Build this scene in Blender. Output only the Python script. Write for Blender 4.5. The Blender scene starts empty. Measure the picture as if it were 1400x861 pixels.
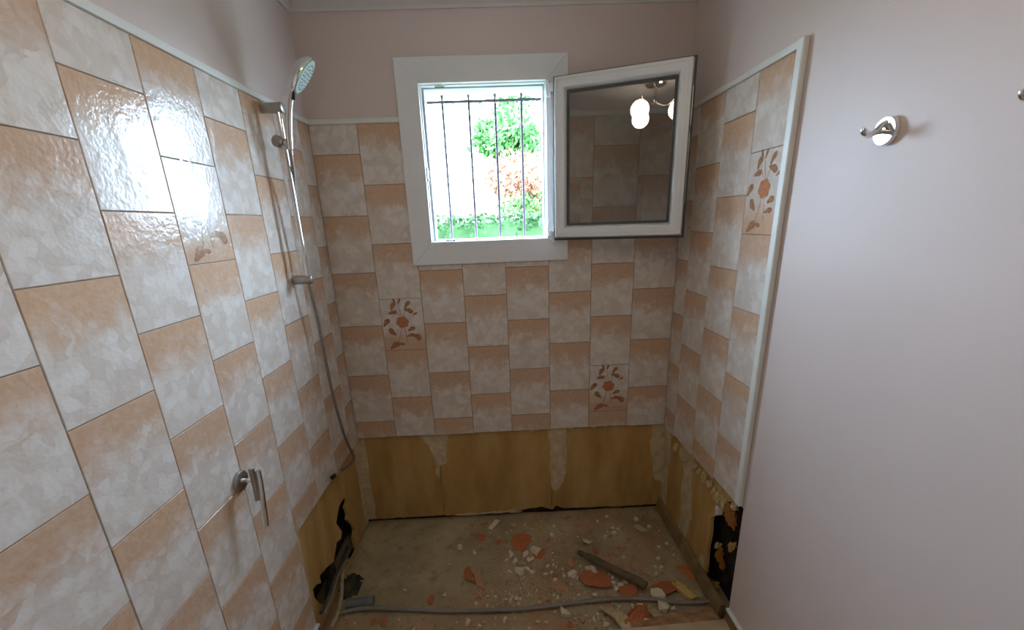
import bpy, bmesh, math, random
from mathutils import Vector, Matrix, Euler, noise as mnoise

random.seed(7)
scene = bpy.context.scene
COL = scene.collection
R = math.radians

# ------------------------------------------------------------------ camera
CAM_LOC = Vector((0.7714, -2.0013, 1.57))
CAM_ROT = Euler((1.27268, 0.03602, -0.03271), 'XYZ')
F_PX, PP_X, PP_Y = 582.0, 700.0, 482.3
cam = bpy.data.cameras.new('camera')
cam.sensor_fit = 'HORIZONTAL'
cam.sensor_width = 36.0
cam.lens = F_PX * 36.0 / 1400.0
cam.shift_y = (PP_Y - 430.5) / 1400.0
cam.clip_start = 0.02
cam_o = bpy.data.objects.new('camera', cam)
cam_o.location = CAM_LOC
cam_o.rotation_euler = CAM_ROT
COL.objects.link(cam_o)
scene.camera = cam_o

# ------------------------------------------------------------------ sky, exposure
SKY_COL = (0.57, 0.77, 1.0)
SKY_STRENGTH = 52.0
LAMP_COL = (1.0, 0.83, 0.62)
LAMP_STRENGTH = 12.5
world = bpy.data.worlds.new('sky')
scene.world = world
world.use_nodes = True
wb = world.node_tree.nodes['Background']
wb.inputs[0].default_value = (*SKY_COL, 1)
wb.inputs[1].default_value = SKY_STRENGTH
vs = scene.view_settings
scene.display_settings.display_device = 'sRGB'
vs.view_transform = 'Standard'
vs.look = 'None'
vs.gamma = 1.0
vs.use_curve_mapping = False
vs.exposure = 0.0
# sampling portal in the open window (guides sky sampling, gives no light of its own)
pl = bpy.data.lights.new('window_portal', 'AREA')
pl.shape = 'RECTANGLE'; pl.size = 0.50; pl.size_y = 0.61
pl.cycles.is_portal = True
plo = bpy.data.objects.new('window_portal', pl)
plo.location = (0.736, 0.10, 1.806)
plo.rotation_euler = (R(-90), 0, 0)
COL.objects.link(plo)


# ------------------------------------------------------------------ helpers
def pix(px, py, axis, val):
    """Point where the photo pixel's line of sight meets the plane axis=val."""
    d = CAM_ROT.to_matrix() @ Vector(((px - PP_X) / F_PX, -(py - PP_Y) / F_PX, -1.0))
    t = (val - CAM_LOC[axis]) / d[axis]
    return CAM_LOC + d * t


def lin(c):
    c /= 255.0
    return c / 12.92 if c <= 0.04045 else ((c + 0.055) / 1.055) ** 2.4


def rgb(r, g, b):
    return (lin(r), lin(g), lin(b), 1.0)


class NT:
    def __init__(self, name, rough=0.6, metal=0.0, spec=0.5):
        self.m = bpy.data.materials.new(name)
        self.m.use_nodes = True
        self.t = self.m.node_tree
        self.b = self.t.nodes['Principled BSDF']
        self.b.inputs['Roughness'].default_value = rough
        self.b.inputs['Metallic'].default_value = metal
        self.b.inputs['Specular IOR Level'].default_value = spec

    def n(self, typ, ins=None, **props):
        nd = self.t.nodes.new(typ)
        for k, v in props.items():
            setattr(nd, k, v)
        for k, v in (ins or {}).items():
            self.set(nd.inputs[k], v)
        return nd

    def set(self, sock, v):
        if hasattr(v, 'is_linked'):
            self.t.links.new(v, sock)
        else:
            sock.default_value = v

    def base(self, v):
        self.set(self.b.inputs['Base Color'], v)

    def ramp(self, fac, stops):
        nd = self.n('ShaderNodeValToRGB', {0: fac})
        el = nd.color_ramp.elements
        while len(el) < len(stops):
            el.new(0.5)
        for e, (p, c) in zip(el, stops):
            e.position = p
            e.color = c if len(c) == 4 else (*c, 1)
        return nd.outputs[0]

    def noise(self, vec, scale, detail=3.0, rough=0.55, w=None, dist=0.0):
        nd = self.n('ShaderNodeTexNoise', {'Vector': vec, 'Scale': scale, 'Detail': detail, 'Roughness': rough, 'Distortion': dist})
        if w is not None:
            nd.noise_dimensions = '4D'
            self.set(nd.inputs['W'], w)
        return nd.outputs['Fac']

    def math(self, op, a, b=0.0, c=0.0):
        nd = self.n('ShaderNodeMath', {0: a, 1: b, 2: c}, operation=op)
        return nd.outputs[0]

    def mix(self, f, a, b, blend='MIX'):
        nd = self.n('ShaderNodeMix', {0: f, 6: a, 7: b}, data_type='RGBA', blend_type=blend)
        return nd.outputs[2]

    def mrange(self, v, a, b, c=0.0, d=1.0, smooth=True):
        nd = self.n('ShaderNodeMapRange', {0: v, 1: a, 2: b, 3: c, 4: d})
        if smooth:
            nd.interpolation_type = 'SMOOTHSTEP'
        return nd.outputs[0]

    def bump(self, h, strength=0.3, dist=0.002):
        nd = self.n('ShaderNodeBump', {'Strength': strength, 'Distance': dist, 'Height': h})
        self.t.links.new(nd.outputs[0], self.b.inputs['Normal'])

    def obj(self):
        return self.n('ShaderNodeTexCoord').outputs['Object']

    def rand(self):
        return self.n('ShaderNodeObjectInfo').outputs['Random']


def plain(name, col, rough=0.5, metal=0.0, var=0.06, scale=12.0, bump=0.0, bscale=120.0, spec=0.5, bdist=0.001):
    q = NT(name, rough, metal, spec)
    o = q.obj()
    f = q.noise(o, scale, 4)
    dark = tuple(c * (1 - 2 * var) for c in col[:3]) + (1,)
    lite = tuple(min(1, c * (1 + 2 * var)) for c in col[:3]) + (1,)
    q.base(q.ramp(f, [(0.3, dark), (0.7, lite)]))
    if bump:
        q.bump(q.noise(o, bscale, 3), bump, bdist)
    return q.m


def tile_material(name, flower):
    q = NT(name, 0.15, spec=0.20)
    o = q.obj()
    rnd = q.rand()
    off = q.n('ShaderNodeCombineXYZ', {0: q.math('MULTIPLY', rnd, 7.3), 1: q.math('MULTIPLY', rnd, 3.1), 2: q.math('MULTIPLY', rnd, 5.7)}).outputs[0]
    sep = q.n('ShaderNodeSeparateXYZ', {0: o})
    o = q.n('ShaderNodeVectorMath', {0: o, 1: off}, operation='ADD').outputs[0]
    w = None
    v = q.math('DIVIDE', sep.outputs[2], 0.25)
    warp = q.noise(o, 26.0, 2, 0.6)
    # glaze petals: overlapping soft-edged cells on a wavering grid
    wob = q.n('ShaderNodeTexNoise', {'Vector': o, 'Scale': 22.0, 'Detail': 1.0}).outputs['Color']
    ow = q.n('ShaderNodeVectorMath', {0: wob, 1: (0.03, 0.03, 0.03), 2: o}, operation='MULTIPLY_ADD').outputs[0]
    vor = q.n('ShaderNodeTexVoronoi', {'Vector': ow, 'Scale': 34.0}, feature='F1')
    vor2 = q.n('ShaderNodeTexVoronoi', {'Vector': ow, 'Scale': 21.0}, feature='F1')
    cv1 = q.n('ShaderNodeSeparateColor', {0: vor.outputs['Color']}).outputs[0]
    cv2 = q.n('ShaderNodeSeparateColor', {0: vor2.outputs['Color']}).outputs[1]
    cv = q.math('ADD', q.math('MULTIPLY', cv1, 0.55), q.math('MULTIPLY', cv2, 0.45))
    # where the peach glaze sits: the upper third, with a cloudy lower border
    vv = q.math('ADD', v, q.math('MULTIPLY', q.math('SUBTRACT', warp, 0.5), 0.42))
    vv = q.math('ADD', vv, q.math('MULTIPLY', q.math('SUBTRACT', cv, 0.5), 0.16))
    if flower:
        amt = q.mrange(vv, 0.50, 0.12)
    else:
        amt = q.mrange(vv, 0.47, 0.86)
    peach = q.mix(rnd, rgb(204, 168, 137), rgb(199, 165, 138))
    pale = q.mix(q.mrange(cv, 0.2, 0.8), rgb(226, 219, 212), rgb(210, 199, 189))
    pale = q.mix(q.mrange(vor.outputs['Distance'], 0.35, 0.75, 0.0, 0.35), pale, rgb(208, 192, 176))
    fine = q.noise(o, 75.0, 2, 0.6)
    base = q.mix(amt, pale, peach)
    base = q.mix(q.mrange(fine, 0.35, 0.75, 0.0, 0.16), base, rgb(232, 220, 206))
    q.base(base)
    rip = q.noise(o, 105.0, 1.0, 0.5)
    und = q.noise(o, 16.0, 1, 0.5)
    h = q.math('ADD', q.math('MULTIPLY', rip, 0.45), q.math('MULTIPLY', und, 1.0))
    h = q.math('ADD', h, q.math('MULTIPLY', cv, -0.22))
    q.bump(h, 0.55, 0.0022)
    return q.m


M = {}
M['tile'] = tile_material('glazed_tile', False)
M['tile_flower'] = tile_material('glazed_flower_tile', True)
M['print_brown'] = plain('flower_print_brown', rgb(160, 112, 80), 0.15, var=0.25, scale=90)
M['print_orange'] = plain('flower_print_orange', rgb(186, 118, 76), 0.15, var=0.2, scale=120)
M['grout'] = plain('grout', rgb(150, 132, 112), 0.9, var=0.12, scale=30)
M['paint'] = plain('mauve_wall_paint', rgb(217, 202, 196), 0.48, var=0.01, scale=3, bump=0.05, bscale=260, spec=0.35)
M['ceiling'] = plain('ceiling_paint', rgb(214, 212, 210), 0.6, var=0.01, bump=0.03)
M['white'] = plain('white_plastic', rgb(232, 234, 236), 0.28, var=0.008)
M['trim'] = plain('white_edging', rgb(226, 226, 220), 0.4, var=0.02)
M['gasket'] = plain('dark_rubber', rgb(78, 80, 80), 0.6, var=0.05)
M['grey_seal'] = plain('grey_seal', rgb(168, 172, 176), 0.5, var=0.03)
M['black'] = plain('black_plastic', rgb(22, 22, 24), 0.4, var=0.05)
M['chrome'] = plain('polished_chrome', (0.80, 0.80, 0.80, 1), 0.10, 1.0, var=0.01)
M['satin'] = plain('satin_steel', (0.42, 0.41, 0.38, 1), 0.32, 1.0, var=0.03)
M['spray'] = plain('pale_spray_plate', rgb(196, 214, 212), 0.35, var=0.05, scale=200)
M['hose'] = plain('metal_hose', (0.34, 0.33, 0.31, 1), 0.35, 0.9, var=0.06, scale=80, bump=0.5, bscale=500)
M['steel_bar'] = plain('grille_steel', rgb(92, 88, 98), 0.5, var=0.08)
M['globe'] = None


def emissive(name, col, strength):
    q = NT(name, 0.3)
    q.base((0.9, 0.9, 0.9, 1))
    q.b.inputs['Emission Color'].default_value = (*col, 1)
    q.b.inputs['Emission Strength'].default_value = strength
    return q.m


M['globe'] = emissive('lit_opal_glass', LAMP_COL, LAMP_STRENGTH)


def glass_mat():
    q = NT('window_glass', 0.0)
    q.b.inputs['Transmission Weight'].default_value = 1.0
    q.b.inputs['IOR'].default_value = 1.5
    q.base((0.86, 0.89, 0.88, 1))
    out = q.t.nodes['Material Output']
    # thin pane: mirror share by fresnel, the rest passes straight through
    gl = q.n('ShaderNodeBsdfGlossy', {'Color': (1, 1, 1, 1), 'Roughness': 0.0})
    tr = q.n('ShaderNodeBsdfTransparent', {'Color': (0.58, 0.60, 0.58, 1)})
    fr = q.n('ShaderNodeFresnel', {'IOR': 2.35})
    mx = q.n('ShaderNodeMixShader', {0: fr.outputs[0], 1: tr.outputs[0], 2: gl.outputs[0]})
    q.t.links.new(mx.outputs[0], out.inputs['Surface'])
    return q.m


M['glass'] = glass_mat()


def panel_mat():
    q = NT('mustard_board', 0.8)
    o = q.obj()
    mp = q.n('ShaderNodeMapping', {'Vector': o, 'Scale': (5.0, 5.0, 1.2)})
    a = q.noise(mp.outputs[0], 2.0, 5, 0.6)
    b = q.noise(o, 22, 4, 0.6)
    c = q.ramp(a, [(0.30, rgb(168, 132, 76)), (0.52, rgb(191, 154, 92)), (0.72, rgb(202, 168, 114))])
    c = q.mix(q.mrange(b, 0.55, 0.75, 0, 0.25), c, rgb(160, 128, 84))
    q.base(c)
    q.bump(b, 0.25, 0.002)
    return q.m


M['panel'] = panel_mat()
M['filler'] = plain('joint_filler', rgb(202, 184, 148), 0.9, var=0.10, scale=24, bump=0.4, bscale=60, bdist=0.003)


def masonry_mat():
    q = NT('damp_shaded_masonry', 0.9)
    o = q.obj()
    a = q.noise(o, 16, 5, 0.7)
    b = q.noise(o, 34, 4, 0.6)
    c = q.ramp(a, [(0.35, rgb(24, 20, 16)), (0.58, rgb(52, 42, 30)), (0.74, rgb(104, 74, 38))])  # dark damp mortar, with the shade inside the holes put into its colour
    c = q.mix(q.mrange(b, 0.62, 0.72, 0, 0.5), c, rgb(78, 76, 66))
    q.base(c)
    q.bump(a, 0.9, 0.012)
    return q.m


M['masonry'] = masonry_mat()


def screed_mat():
    q = NT('dirty_screed', 0.92)
    o = q.obj()
    a = q.noise(o, 3.2, 5, 0.6)
    b = q.noise(o, 19, 5, 0.65)
    d = q.noise(o, 5.0, 4, 0.6, 3.7)
    s = q.n('ShaderNodeSeparateXYZ', {0: o})
    c = q.ramp(a, [(0.30, rgb(148, 134, 106)), (0.55, rgb(180, 163, 128)), (0.75, rgb(200, 183, 146))])
    c = q.mix(q.mrange(b, 0.52, 0.72, 0, 0.6), c, rgb(116, 102, 78))
    # brick dust swept over the right and front of the screed
    reach = q.math('ADD', q.mrange(s.outputs[0], 0.45, 1.15, 0, 0.55), q.mrange(s.outputs[1], -0.40, -0.68, 0, 0.6))
    c = q.mix(q.math('MULTIPLY', reach, q.mrange(d, 0.40, 0.66)), c, rgb(178, 132, 98))
    q.base(c)
    q.bump(q.math('ADD', b, q.math('MULTIPLY', q.noise(o, 120, 3), 0.4)), 0.8, 0.006)
    return q.m


M['screed'] = screed_mat()
M['ledge'] = plain('brown_mortar', rgb(168, 128, 92), 0.95, var=0.2, scale=30, bump=0.8, bscale=60, bdist=0.006)
M['floor_tile'] = plain('beige_floor_tile', rgb(196, 170, 134), 0.35, var=0.08, scale=16)
M['skirting'] = plain('brown_skirting', rgb(128, 98, 64), 0.55, var=0.10)
M['terracotta'] = plain('broken_terracotta', rgb(196, 116, 74), 0.9, var=0.18, scale=30, bump=0.6, bscale=90, bdist=0.004)
M['terracotta_pale'] = plain('dusty_terracotta', rgb(204, 150, 114), 0.95, var=0.16, scale=40, bump=0.6, bscale=90, bdist=0.004)
M['plaster'] = plain('plaster_rubble', rgb(232, 220, 196), 0.95, var=0.08, scale=40, bump=0.5, bscale=90, bdist=0.003)
M['plaster_tan'] = plain('tan_mortar_rubble', rgb(190, 170, 132), 0.95, var=0.12, scale=40, bump=0.5, bscale=90, bdist=0.003)
M['wood_dark'] = plain('dirty_stick', rgb(104, 90, 66), 0.8, var=0.16, scale=30, bump=0.5, bscale=70)
M['batten'] = plain('dusty_batten', rgb(136, 112, 74), 0.8, var=0.16, scale=14, bump=0.4, bscale=50)
M['splinter'] = plain('yellow_wood', rgb(216, 184, 110), 0.7, var=0.10, scale=40)
M['pvc'] = plain('grey_pvc', rgb(112, 118, 120), 0.45, var=0.06)
M['conduit'] = plain('grey_conduit', rgb(140, 134, 124), 0.5, var=0.08, scale=20, bump=0.3, bscale=300)
M['adhesive'] = plain('amber_adhesive', rgb(178, 118, 46), 0.6, var=0.15, scale=40, bump=0.7, bscale=60, bdist=0.006)
M['cream'] = plain('cream_mortar', rgb(228, 204, 150), 0.85, var=0.10, scale=40, bump=0.7, bscale=60, bdist=0.005)
M['pipe_dark'] = plain('old_pipe', rgb(96, 88, 72), 0.55, 0.3, var=0.2, scale=30)
M['leaf'] = plain('green_leaf', rgb(70, 112, 58), 0.8, spec=0.03, var=0.25, scale=2)
M['leaf_hedge'] = plain('hedge_leaf', rgb(46, 68, 40), 0.8, spec=0.03, var=0.25, scale=2)
M['leaf_red'] = plain('rust_leaf', rgb(150, 106, 84), 0.8, spec=0.03, var=0.25, scale=2)
M['bark'] = plain('bark', rgb(110, 86, 66), 0.9, var=0.15)
M['lawn'] = plain('lawn', rgb(50, 76, 38), 0.95, spec=0.03, var=0.2, scale=1.5)
M['house_wall'] = plain('render_wall', rgb(226, 220, 208), 0.9, var=0.02)
M['roof'] = plain('clay_roof', rgb(196, 140, 118), 0.85, var=0.1, scale=3)


class MB:
    """Collects shapes in one bmesh, builds one mesh object."""

    def __init__(self):
        self.bm = bmesh.new()
        self.mi = 0

    def face(self, vs):
        try:
            f = self.bm.faces.new(vs)
            f.material_index = self.mi
            return f
        except ValueError:
            return None

    def box(self, x0, x1, y0, y1, z0, z1, mat=None):
        v = [self.bm.verts.new(p) for p in ((x0, y0, z0), (x1, y0, z0), (x1, y1, z0), (x0, y1, z0), (x0, y0, z1), (x1, y0, z1), (x1, y1, z1), (x0, y1, z1))]
        for q in ((3, 2, 1, 0), (4, 5, 6, 7), (0, 1, 5, 4), (1, 2, 6, 5), (2, 3, 7, 6), (3, 0, 4, 7)):
            self.face([v[i] for i in q])
        if mat:
            for a in v:
                a.co = mat @ a.co
        return v

    def prism(self, pts, frame, d0, d1):
        """pts 2-D loop; frame(u, v, d) -> 3-D; extruded from d0 to d1."""
        a = [self.bm.verts.new(frame(u, v, d0)) for u, v in pts]
        b = [self.bm.verts.new(frame(u, v, d1)) for u, v in pts]
        n = len(pts)
        self.face(a[::-1])
        self.face(b)
        for i in range(n):
            j = (i + 1) % n
            self.face([a[i], a[j], b[j], b[i]])

    def tube(self, pts, rad, seg=12, cap=True):
        pts = [Vector(p) for p in pts]
        rads = rad if isinstance(rad, (list, tuple)) else [rad] * len(pts)
        t = [(pts[min(i + 1, len(pts) - 1)] - pts[max(i - 1, 0)]).normalized() for i in range(len(pts))]
        up = Vector((0, 0, 1)) if abs(t[0].z) < 0.9 else Vector((1, 0, 0))
        n = t[0].cross(up).normalized()
        rings = []
        for i, p in enumerate(pts):
            n = (n - t[i] * n.dot(t[i])).normalized()
            b = t[i].cross(n)
            rings.append([self.bm.verts.new(p + (n * math.cos(a) + b * math.sin(a)) * rads[i]) for a in (2 * math.pi * k / seg for k in range(seg))])
        for i in range(len(rings) - 1):
            for k in range(seg):
                self.face([rings[i][k], rings[i][(k + 1) % seg], rings[i + 1][(k + 1) % seg], rings[i + 1][k]])
        if cap:
            self.face(rings[0][::-1])
            self.face(rings[-1])

    def lathe(self, prof, origin, axis, seg=24):
        """prof list of (radius, distance along axis)."""
        ax = Vector(axis).normalized()
        n = ax.orthogonal().normalized()
        b = ax.cross(n)
        o = Vector(origin)
        rings = []
        for r, h in prof:
            r = max(r, 1e-5)
            rings.append([self.bm.verts.new(o + ax * h + (n * math.cos(2 * math.pi * k / seg) + b * math.sin(2 * math.pi * k / seg)) * r) for k in range(seg)])
        for i in range(len(rings) - 1):
            for k in range(seg):
                self.face([rings[i][k], rings[i][(k + 1) % seg], rings[i + 1][(k + 1) % seg], rings[i + 1][k]])
        self.face(rings[0][::-1])
        self.face(rings[-1])

    def build(self, name, mat, parent=None, smooth=False, bevel=0.0):
        bmesh.ops.recalc_face_normals(self.bm, faces=self.bm.faces)
        me = bpy.data.meshes.new(name)
        self.bm.to_mesh(me)
        self.bm.free()
        return link(name, me, mat, parent, smooth, bevel)


def link(name, me, mat, parent=None, smooth=False, bevel=0.0):
    for m in (mat if isinstance(mat, (list, tuple)) else [mat]):
        me.materials.append(m)
    if smooth:
        for p in me.polygons:
            p.use_smooth = True
        try:
            me.set_sharp_from_angle(angle=R(40))
        except Exception:
            pass
    o = bpy.data.objects.new(name, me)
    COL.objects.link(o)
    o.parent = parent
    if bevel:
        b = o.modifiers.new('bevel', 'BEVEL')
        b.width = bevel
        b.segments = 2
        b.limit_method = 'ANGLE'
    return o


def empty(name, loc=(0, 0, 0)):
    o = bpy.data.objects.new(name, None)
    o.location = loc
    o.empty_display_size = 0.05
    COL.objects.link(o)
    return o


def tag(o, label, cat=None, group=None, kind=None):
    o['label'] = label
    if cat:
        o['category'] = cat
    if group:
        o['group'] = group
    if kind:
        o['kind'] = kind
    return o


def under(o, parent):
    """Parent o, whose mesh is in world space, to an Empty that is not at the origin."""
    o.parent = parent
    o.matrix_parent_inverse = Matrix.Translation(-Vector(parent.location))
    return o


def catmull(pts, n=8):
    P = [Vector(p) for p in pts]
    P = [2 * P[0] - P[1]] + P + [2 * P[-1] - P[-2]]
    out = []
    for i in range(1, len(P) - 2):
        for k in range(n):
            t = k / n
            a, b, c, d = P[i - 1], P[i], P[i + 1], P[i + 2]
            out.append(0.5 * ((2 * b) + (c - a) * t + (2 * a - 5 * b + 4 * c - d) * t * t + (3 * b - a - 3 * c + d) * t ** 3))
    out.append(P[-2])
    return out


# ------------------------------------------------------------------ the shell
ROOM_BACK = -3.2     # wall behind the camera
CEIL = 2.43
CUT = 0.53           # height where the tiles stop above the stripped strip
TRIM_Z = 1.985
FIN = 0.05           # finished floor above the bare screed


def floor_edge(x):
    return -0.80 + 0.065 * (x / 1.6)


def floor_h(x, y):
    return 0.004 * mnoise.noise(Vector((x * 4, y * 4, 0.3))) + 0.002 * mnoise.noise(Vector((x * 17, y * 17, 1.3))) - 0.004


# wall_back: window hole 0.46..1.01 x 1.48..2.135
b = MB()
b.box(-0.28, 0.46, 0.006, 0.26, CUT, 2.62)
b.box(1.01, 1.88, 0.006, 0.26, CUT, 2.62)
b.box(0.46, 1.01, 0.006, 0.26, CUT, 1.48)
b.box(0.46, 1.01, 0.006, 0.26, 2.135, 2.62)
wall_back = tag(b.build('wall_back', M['paint']), 'mauve painted back wall with the window, tiled below', kind='structure')
b = MB()
b.box(-0.28, 1.88, 0.036, 0.26, -0.3, CUT)
b.build('masonry', M['masonry'], wall_back)

b = MB()
b.box(-0.28, -0.006, ROOM_BACK, 0.26, CUT, 2.62)
b.box(-0.28, -0.006, ROOM_BACK, -0.700, -0.3, CUT)
wall_left = tag(b.build('wall_left', M['paint']), 'mauve painted wall tiled below, with the shower rail', kind='structure')
b = MB()
b.box(-0.28, -0.11, -0.700, 0.036, -0.3, CUT)
b.build('masonry', M['masonry'], wall_left)

b = MB()
b.box(1.606, 1.88, -0.735, 0.26, 0.56, 2.62)
b.box(1.606, 1.88, ROOM_BACK, -0.735, -0.3, 2.62)
wall_right = tag(b.build('wall_right', M['paint']), 'mauve painted wall with robe hooks and a tiled end', kind='structure')
b = MB()
b.box(1.685, 1.88, -0.735, 0.036, -0.3, 0.56)
b.build('masonry', M['masonry'], wall_right)

b = MB()
b.box(-0.28, 1.88, ROOM_BACK - 0.2, ROOM_BACK, -0.3, 2.62)
tag(b.build('wall_front', M['paint']), 'plain mauve painted wall facing the window', kind='structure')
b = MB()
b.box(-0.27, 1.87, ROOM_BACK, 0.25, CEIL, 2.62)
ceiling = tag(b.build('ceiling', M['ceiling']), 'pale ceiling with a moulded cornice', kind='structure')


# cornice along three walls (a cove profile)
def cornice(name, p0, p1, inward):
    p0, p1, inw = Vector(p0), Vector(p1), Vector(inward)
    prof = [(0, 2.382), (0.006, 2.382), (0.010, 2.392), (0.022, 2.402), (0.038, 2.414), (0.046, 2.420), (0.050, 2.4299), (0, 2.4299)]
    m = MB()
    m.prism(prof, lambda u, v, d: Vector(((p0 + (p1 - p0) * d + inw * u).x, (p0 + (p1 - p0) * d + inw * u).y, v)), 0.0, 1.0)
    return m.build(name, M['ceiling'])


for i, (a, c, w) in enumerate([((0, 0.006, 0), (1.6, 0.006, 0), (0, -1, 0)), ((-0.006, ROOM_BACK, 0), (-0.006, 0, 0), (1, 0, 0)), ((1.606, ROOM_BACK, 0), (1.606, 0, 0), (-1, 0, 0))]):
    tag(cornice('trim_%d' % (i + 1), a, c, w), ('pale ceiling cornice above the window', 'pale ceiling cornice above the shower rail', 'pale ceiling cornice above the robe hooks')[i], kind='structure')

# bare screed where the bath stood, with a ragged drain pit by the broken wall
def in_pit(x, y, grow=0.0):
    u, v = (x - 0.022) / (0.052 + grow), (y + 0.415) / (0.075 + grow)
    return u * u + v * v < 1 + 0.5 * mnoise.noise(Vector((x * 25, y * 25, 5)))


NX, NY = 150, 80
verts, faces = [], []
for j in range(NY + 1):
    for i in range(NX + 1):
        x = -0.11 + 1.80 * i / NX
        y = 0.036 - 0.88 * j / NY
        verts.append((x, y, floor_h(x, y)))
for j in range(NY):
    for i in range(NX):
        a = j * (NX + 1) + i
        cx_, cy_ = -0.11 + 1.80 * (i + .5) / NX, 0.036 - 0.88 * (j + .5) / NY
        if in_pit(cx_, cy_):
            continue
        faces.append((a, a + NX + 1, a + NX + 2, a + 1))
me = bpy.data.meshes.new('floor')
me.from_pydata(verts, [], faces)
floor = tag(link('floor', me, M['screed'], smooth=True), 'bare dusty concrete screed left where the bath stood', kind='structure')
b = MB()
b.lathe([(0.13, 0.001), (0.10, 0.05), (0.06, 0.085), (0.01, 0.09)], (0.03, -0.415, -0.008), (0, 0, -1), 18)
b.bm.faces.ensure_lookup_table()
bmesh.ops.delete(b.bm, geom=[f for f in b.bm.faces if len(f.verts) > 4 and abs(f.calc_center_median().z + 0.009) < 0.002], context='FACES')
b.build('drain_pit', M['masonry'], floor)
# tiled floor of the room, each tile a piece
b = MB()
b.prism([(-0.006, ROOM_BACK), (1.606, ROOM_BACK), (1.606, floor_edge(1.6) + 0.004), (1.2, floor_edge(1.2) - 0.006), (0.7, floor_edge(0.7) + 0.004), (0.3, floor_edge(0.3) - 0.004), (-0.006, floor_edge(0) + 0.003)],
        lambda u, v, d: Vector((u, v, d)), -0.05, FIN - 0.009)
b.build('mortar_bed', M['plaster_tan'], floor)
tx = 0.4
ys = [None] + [-0.80 - 0.4 * k for k in range(1, 7)]
for r in range(6):
    for c in range(4):
        x0, x1 = c * tx + 0.0015, (c + 1) * tx - 0.0015
        y0 = max(-0.80 - 0.4 * (r + 1) + 0.0015, ROOM_BACK + 0.001)
        ya = floor_edge(x0) if r == 0 else -0.80 - 0.4 * r - 0.0015
        yb = floor_edge(x1) if r == 0 else -0.80 - 0.4 * r - 0.0015
        if y0 > -3.19 and ya > y0:
            m = MB()
            m.prism([(x0, y0), (x1, y0), (x1, yb), (x0, ya)], lambda u, v, d: Vector((u, v, d)), FIN - 0.009, FIN)
            m.build('floor_tile', M['floor_tile'], floor, bevel=0.001)
# broken mortar ledge in front of the finished floor, right-hand end
b = MB()
led = [(1.16, -0.765), (1.24, -0.705), (1.33, -0.690), (1.42, -0.668), (1.50, -0.676), (1.585, -0.655), (1.60, -0.74), (1.2, -0.77)]
b.prism(led, lambda u, v, d: Vector((u, v, d + 0.004 * mnoise.noise(Vector((u * 30, v * 30, 0))))), -0.01, 0.026)
b.build('mortar_ledge', M['ledge'], floor, bevel=0.004)


# ------------------------------------------------------------------ wall tiles
TW, TH, TT = 0.2, 0.25, 0.0058
GAP = 0.0010
tile_cache = {}


def tile_mesh(u0, u1, v0, v1, flower):
    key = tuple(round(k, 4) for k in (u0, u1, v0, v1)) + (flower,)
    if key in tile_cache:
        return tile_cache[key]
    bm = bmesh.new()
    bv = 0.0012
    back = [bm.verts.new((u, TT, v)) for u, v in ((u0, v0), (u1, v0), (u1, v1), (u0, v1))]
    mid = [bm.verts.new((u, bv, v)) for u, v in ((u0, v0), (u1, v0), (u1, v1), (u0, v1))]
    fr = [bm.verts.new((u, 0, v)) for u, v in ((u0 + bv, v0 + bv), (u1 - bv, v0 + bv), (u1 - bv, v1 - bv), (u0 + bv, v1 - bv))]
    bm.faces.new(fr)
    for i in range(4):
        j = (i + 1) % 4
        bm.faces.new((back[i], back[j], mid[j], mid[i]))
        bm.faces.new((mid[i], mid[j], fr[j], fr[i]))
    bm.faces.new(back[::-1])
    bmesh.ops.recalc_face_normals(bm, faces=bm.faces)
    me = bpy.data.meshes.new('tile')
    bm.to_mesh(me)
    bm.free()
    me.materials.append(M['tile_flower'] if flower else M['tile'])
    tile_cache[key] = me
    return me


LEAVES = [(.30, .865, .055, .026, 60), (.35, .96, .035, .014, 115), (.46, .95, .035, .014, 65), (.64, .885, .055, .022, 50), (.28, .74, .055, .024, 10),
          (.66, .77, .060, .026, -20), (.80, .70, .035, .012, 30), (.11, .55, .060, .028, 50), (.23, .365, .058, .030, 130), (.69, .41, .048, .024, 20),
          (.66, .285, .055, .020, 10), (.80, .255, .060, .034, -35), (.25, .095, .070, .034, 35), (.40, .12, .050, .016, -5)]


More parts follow.
